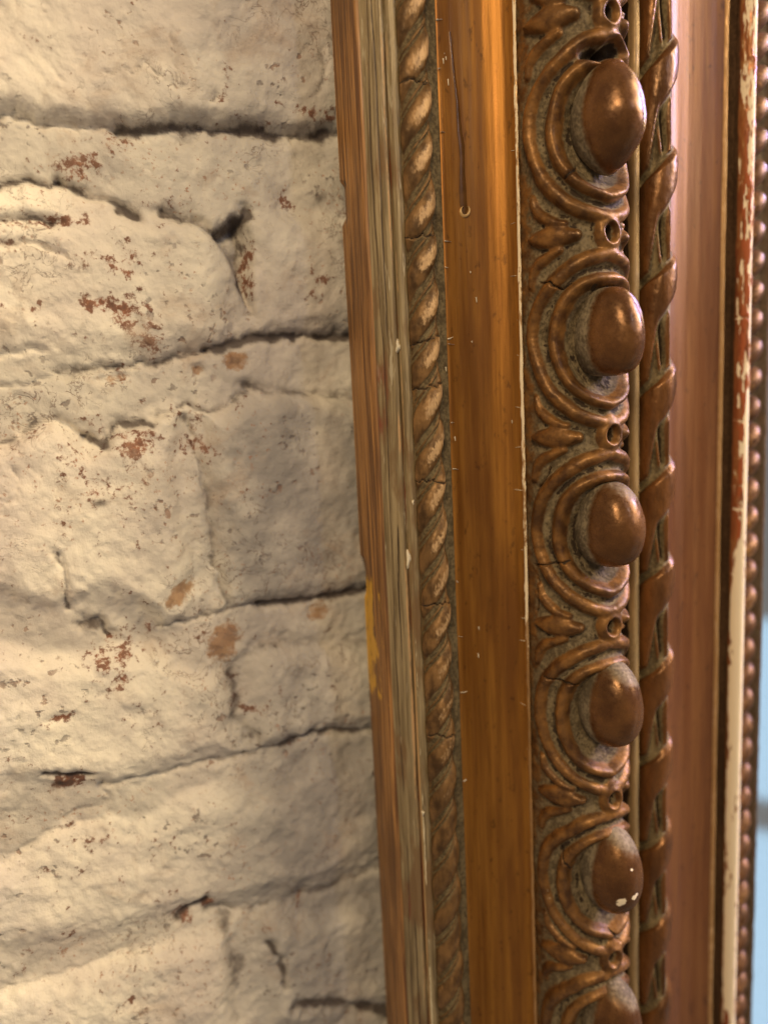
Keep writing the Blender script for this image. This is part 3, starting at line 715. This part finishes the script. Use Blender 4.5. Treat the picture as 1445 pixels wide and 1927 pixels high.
for k, ez in enumerate(EGG_Z):
    sp = dict(specs.get(k, dict(rx=.0102, rh=.0128, rz=.0148, dz=0))); dz = sp.pop('dz')
    egg(ez+dz, .1727, .0588, seed=k+3, parent=cells[k], **sp)

# --- deep quirk and gilt fillet left of the ribbon
prof = [(.1864, .0290), (.1880, .0262), (.1930, .0262), (.1946, .0300), (.1951, .0440), (.1956, .0451), (.1976, .0451), (.1984, .0442), (.1990, .0412), (.2003, .0400)]
P, S, Z, D = moulding(prof, .0005, zs, lambda S, Z: (fbm(S*600, Z*80, 41, 3)-.5)*.0003, 1); N, fl = normals(P)
qL = float(np.hypot(*np.diff(np.array(prof[:5]), axis=0).T).sum()); kk = sstep(qL-.0022, qL-.0004, S)*sstep(qL+.0050, qL+.0040, S)
emit('gilt_fillet', P, N, fl, np.stack([.38*kk*(.4+.8*noise2(Z*60, S*300, 3)), .38*kk, .12*kk, .75*(1-kk)], -1), M_fil, mir)

# --- twisted ribbon
RB_Z0 = at(1262, 475, .047)[1]; RB_P = .0356
prof_t = [(.2003, .0400)]+arc(.2066, .0428, .0062, .0062, 4, 176, 40)+[(.2130, .0398)]
tq, ts = resample(prof_t, .00034)
TL = ts[-1]
def rib_t(S, Z):
    # lobes climb to the right; 0 = their upper edge
    return (RB_Z0-Z+(S-TL*.70)*.70+(fbm(S*40, Z*40, 81, 2)-.5)*.0030)/RB_P
def d_rib(S, Z):
    t = rib_t(S, Z); f = t-np.floor(t); u = S/TL
    # lower edge of the lobe runs steeper than its upper edge
    lo = np.clip(.40+.30*(.74-u)+.42*sstep(.38, .20, u), .34, .97)
    lob = sstep(-.0, .10, f)*sstep(lo+.045, lo-.055, f)
    body = lob*(.0004+.0009*np.sin(np.pi*np.clip(f/np.maximum(lo, .1), 0, 1))**.8)
    g = (f-lo)/np.maximum(1-lo, .1)                       # 0..1 through the hollow
    hol = (1-lob)
    slit = np.exp(-((u-.445-.08*(g-.5))/.036)**2)*sstep(.02, .25, g)*sstep(1.0, .80, g)
    rim = np.exp(-((u-.36-.08*(g-.5))/.034)**2)*sstep(.0, .2, g)*sstep(1.05, .8, g)+.9*np.exp(-((u-.545)/.040)**2)*sstep(.0, .2, g)
    sl2 = np.exp(-((u-.30)/.06)**2)*sstep(.2, .5, g)*sstep(1.05, .8, g)
    d = body+hol*(-.0010-.0032*slit+.0011*rim-.0010*sstep(.5, .3, u))
    e = sstep(0, .0012, S)*sstep(TL, TL-.0010, S)
    global RIB_SLIT; RIB_SLIT = hol*slit
    return d*e+(fbm(S*400, Z*260, 83, 3)-.5)*.0003
P, S, Z, D = moulding(prof_t, .00034, zb, d_rib); N, fl = normals(P)
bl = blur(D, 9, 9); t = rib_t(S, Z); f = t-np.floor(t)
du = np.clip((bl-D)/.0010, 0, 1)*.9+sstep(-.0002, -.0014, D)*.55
edge = np.exp(-((S-TL*.75)/.0009)**2)
wr = np.clip((D-bl)/.0012, 0, 1)*.25+edge*.2*(.5+noise2(Z*70, Z*0, 4))
low = sstep(at(1250, 1400, .047)[1], at(1250, 1900, .047)[1], Z)
chp = edge*(.12+.25*low)*(.5+.8*noise2(Z*150, Z*0, 14))
gr = sstep(.0003, .0014, blur(D, 3, 3)-D)*.75+RIB_SLIT*.85  # slit and creases darkened in the colour so the hollows look deeper
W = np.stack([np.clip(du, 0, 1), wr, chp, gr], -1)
ids = np.floor(t).astype(int)[:-1, :-1]
for k in range(ids.min(), ids.max()+1):
    mk = ids == k
    if mk.sum() > 30: emit('ribbon_turn', P, N, fl, W, M_rib, mir, mk)

# --- inner cove
prof = [(.2130, .0398), (.2137, .0387), (.2152, .0374), (.2180, .0360), (.2230, .0350), (.2290, .0348), (.2350, .0354), (.2400, .0364), (.2430, .0374)]
P, S, Z, D = moulding(prof, .0005, zfine(.0012), lambda S, Z: (fbm(S*140, Z*9, 43, 3)-.5)*.0003, 1); N, fl = normals(P)
emit('inner_cove', P, N, fl, None, M_cove, mir)
prof = [(.2430, .0374)]+arc(.2441, .0374, .0010, .0009, 10, 170, 10)+[(.2458, .0360), (.2464, .0325), (.2476, .0318), (.2488, .0330)]
P, S, Z, D = moulding(prof, .0003, zs, lambda S, Z: (fbm(S*900, Z*90, 45, 3)-.5)*.0003, 1); N, fl = normals(P)
k1 = sstep(.0034, .0022, S)
emit('gilt_edge', P, N, fl, np.stack([S*0+.25*k1, .62*k1, .12*k1*noise2(Z*60, S*0, 4), .72*(1-k1)], -1), M_edge, mir)

# --- worn ridge of red bole and bare gesso
prof = [(.2488, .0330)]+arc(.2524, .0385, .0031, .0047, -20, 190, 30)+[(.2556, .0335)]
P, S, Z, D = moulding(prof, .0003, zfine(.0005), None)
u = S/S.max(); lowz = sstep(at(1400, 500, .042)[1], at(1390, 1500, .042)[1], Z)
nn = fbm(S*230, Z*24, 47, 4); n2_ = fbm(S*90, Z*45, 49, 3)
edgepos = .52-.22*lowz-.12*sstep(at(1400, 500, .042)[1], at(1400, 100, .042)[1], Z)
g = sstep(edgepos-.05, edgepos+.05, u+(nn-.5)*.55)*(.66+.45*sstep(.35, .55, n2_+.30*lowz))
fine = fbm(S*1100, Z*160, 55, 3); g = np.maximum(g, .78*sstep(.52, .62, fine+.10*(nn-.5)+.08*(u-.5)))
for py in (600, 792, 915, 960, 1080, 1300): zz = at(1390, py, .042)[1]; g = np.maximum(g, .95*np.exp(-((Z-zz-(noise2(S*800, S*0, py)-.5)*.001)/.0006)**2))
g = g*(1-.35*sstep(.54, .66, fbm(S*520, Z*70, 91, 3)))
D = .0004*sstep(.45, .55, g); P[..., 1] += D
N, fl = normals(P)
emit('worn_ridge', P, N, fl, np.stack([sstep(.30, .22, u)*1.1, .55*sstep(.3, .5, nn), np.clip(g, 0, 1)*.80*sstep(.24, .32, u), .66*sstep(.25, .45, u)*(1-g)+.1], -1), M_ridge, mir)

# --- bead strip next to the glass
prof = [(.2553, .0335), (.2566, .0310), (.2590, .0300), (.2650, .0298), (.2715, .0308), (.2738, .0326), (.2752, .0326), (.2758, .0300), (.2760, .0240)]
P, S, Z, D = moulding(prof, .0005, zfine(.0012), lambda S, Z: (fbm(S*400, Z*200, 51, 3)-.5)*.0004); N, fl = normals(P)
emit('bead_bed', P, N, fl, np.stack([S*0+.5, S*0, S*0, S*0], -1), M_bead, mir)
BP = at(1428, 500, .035)[1]-at(1428, 565, .035)[1]; BP = .0113
z = ZHI-.008; k = 0; rnd = random.Random(5)
while z > ZLO+.006:
    nu, nv = 20, 20
    u = np.linspace(0, math.pi, nu)[:, None]; v = np.linspace(-.1*math.pi, 1.1*math.pi, nv)[None, :]
    r1_, r2_ = .0066*(1+.1*(rnd.random()-.5)), .0046
    xs = -np.sin(u)**.9*np.cos(v)*r1_; hs = np.sin(u)*np.sin(v)*.0064; zz = np.cos(u)*.0056*np.ones_like(v)+xs*.45
    P = np.stack([0.2646+xs, -(.0300+hs), z+zz+rnd.uniform(-.0003, .0003)], -1)
    gu = np.gradient(P, axis=0); gv = np.gradient(P, axis=1); N = np.cross(gu, gv); N /= np.linalg.norm(N, axis=2, keepdims=True)+1e-12
    c = P-np.array([0.2646, -.030, z]); f = False
    if np.mean(np.sum(N*c, -1)) < 0: N = -N; f = True
    N[0] = N[1]; N[-1] = N[-2]
    du = sstep(.5, .0, np.sin(v)*np.sin(u))*.9
    tip = np.exp(-((hs-.0058)/.0015)**2)*(.35+.25*rnd.random())
    emit('bead', P, N, f, np.stack([du, tip, tip*.6, du*0], -1), M_bead, mir); z -= BP; k += 1

# --- loose marks: flakes along the edges, the varnish drip, paint spots
def poly_mesh(name, verts, faces, mat, parent, smooth=True):
    me = bpy.data.meshes.new(name); me.from_pydata(verts, [], faces); me.materials.append(mat)
    me.polygons.foreach_set('use_smooth', [smooth]*len(me.polygons)); me.update()
    o = bpy.data.objects.new(name, me); sc.collection.objects.link(o); return par(o, parent)

# h of the golden flat at a given x
fq = np.array([(.1280, .0330), (.1300, .0326), (.1330, .0320), (.1370, .0317), (.1410, .0318), (.1450, .0325), (.1480, .0338), (.1505, .0358), (.1520, .0380)])
def flat_pt(px, py, lift=.0003):
    h = .031
    for _ in range(6):
        x, z = at(px, py, h); h = float(np.interp(x, fq[:, 0], fq[:, 1]))
    return (x, -(h+lift), z)
def strip(pts, widths, lift, mat, name, parent, lf=flat_pt):
    """a raised, rounded ribbon of paint lying on the surface; pts in photo pixels, widths in px"""
    vs, fs = [], []; n = len(pts)
    for i, ((x, y), w) in enumerate(zip(pts, widths)):
        for j, (o_, l_) in enumerate(((-1, -.0002), (-.6, lift*.8), (0, lift), (.6, lift*.8), (1, -.0002))):
            vs.append(lf(x+o_*w, y, l_))
        if i:
            for j in range(4): a = (i-1)*5+j; fs.append((a, a+1, a+6, a+5))
    return poly_mesh(name, vs, fs, mat, parent)
dpts = [(846, 60), (851, 110), (855, 150), (860, 190), (862, 225), (864, 250), (868, 275), (869, 300), (869, 330), (870, 360), (871, 380), (873, 395), (874, 404)]
dw = [2.5, 3, 3.5, 4, 5, 6.5, 7, 6, 6.5, 8, 8, 7, 4]
drip = strip(dpts, [w*1.15 for w in dw], .00016, M_drip, 'varnish_drip', mir)
rim = []
for a in np.linspace(-1.0, math.pi+1.0, 15): rim.append((874+8.5*math.cos(a), 397+11*math.sin(a)))
vs, fs = [], []
for i, (x, y) in enumerate(rim):
    dx, dy = (x-874)/10, (y-397)/12; w = .34*math.sin(math.pi*i/14)
    for o_, l_ in ((1-w, .0002), (1, .0009), (1+w*.9, .0000)): vs.append(flat_pt(874+8.5*o_*dx*1.15, 397+11*o_*dy, l_))
    if i:
        for j in range(2): a = (i-1)*3+j; fs.append((a, a+3, a+4, a+1))
poly_mesh('drip_rim', vs, fs, M_gesso2, drip)

def fleck(vs, fs, x, y, L, w, ang, ptf, seed):
    r = random.Random(seed); b = len(vs); n = 4
    for i in range(n+1):
        t = i/n; bx = x+math.cos(ang)*L*t; by = y+math.sin(ang)*L*t+2.5*math.sin(t*2.2+seed)*.6; ww = w*(1-t*.8)*(.7+.6*r.random())
        vs += [ptf(bx-math.sin(ang)*ww, by+math.cos(ang)*ww, .0002), ptf(bx, by, .0006), ptf(bx+math.sin(ang)*ww, by-math.cos(ang)*ww, .0002)]
        if i:
            for j in range(2): a = b+(i-1)*3+j; fs.append((a, a+1, a+4, a+3))
vs, fs = [], []; sd_ = 1
def lx(y): return 817+(887-817)*y/1927+3
def rx_(y): return 970+(1012-970)*y/1927-3
for y in (36, 130, 250, 455, 503, 637, 645, 795, 883, 1095, 1197, 1302, 1468):
    sd_ += 1; fleck(vs, fs, lx(y)-2, y, 4+(sd_*37 % 11), .7+.35*(sd_ % 4), .1*((sd_*13 % 7)-3), flat_pt, sd_)
for y in (286, 418, 522, 600, 671, 766, 838, 925, 1032, 1165, 1203, 1330, 1410):
    sd_ += 1; fleck(vs, fs, rx_(y)+2, y, 10+(sd_*29 % 9), 1.1, math.pi+.12*((sd_*11 % 7)-3), flat_pt, sd_)
for x, y in ((835, 100), (838, 108), (833, 112), (842, 150), (884, 510), (887, 640), (966, 790), (895, 560), (900, 1180), (899, 1230), (838, 690), (855, 820)):
    sd_ += 1; fleck(vs, fs, x, y, 4+(sd_ % 4)*2, 1.3, 1.5, flat_pt, sd_)
o = poly_mesh('gesso_flecks', vs, fs, M_gesso, mir); o['kind'] = 'stuff'

def blob(px, py, rx, ry, h, mat, seed):
    r = random.Random(seed); vs = []; fs = []; n = 18
    c = at(px, py, h+.0007); vs.append((c[0], -(h+.0007), c[1]))
    for ring, (k, l) in enumerate(((.55, .0006), (1.0, -.0008))):
        for i in range(n):
            a = 2*math.pi*i/n; w = k*(1+.28*math.sin(3*a+seed)+.2*(r.random()-.5)); q = at(px+rx*w*math.cos(a), py+ry*w*math.sin(a), h+l)
            vs.append((q[0], -(h+l), q[1]))
    for i in range(n): fs.append((0, 1+i, 1+(i+1) % n)); fs.append((1+i, 1+n+i, 1+n+(i+1) % n, 1+(i+1) % n))
    return poly_mesh('paint_spot', vs, fs, mat, mir)
blob(749, 652, 6, 13, .0318, M_gesso, 1); blob(769, 1051, 5.5, 17, .0322, M_gesso, 2); blob(796, 1530, 3, 5, .0335, M_gesso, 3); blob(777, 945, 2.5, 7, .0335, M_gesso, 4)

# --- glass and backing
def slab(name, x0, x1, h0, h1, mat):
    vs = [(x, -h, z) for x in (x0, x1) for h in (h0, h1) for z in (ZLO, ZHI)]
    fs = [(0, 1, 3, 2), (4, 6, 7, 5), (0, 4, 5, 1), (2, 3, 7, 6), (0, 2, 6, 4), (1, 5, 7, 3)]
    return poly_mesh(name, vs, fs, mat, mir, False)
slab('mirror_glass', .2705, .56, .0200, .0245, M_glass)
slab('backing_board', .1075, .56, .0060, .0190, M_back)
# end caps of the rail are outside the view; close its ends so that no light leaks in
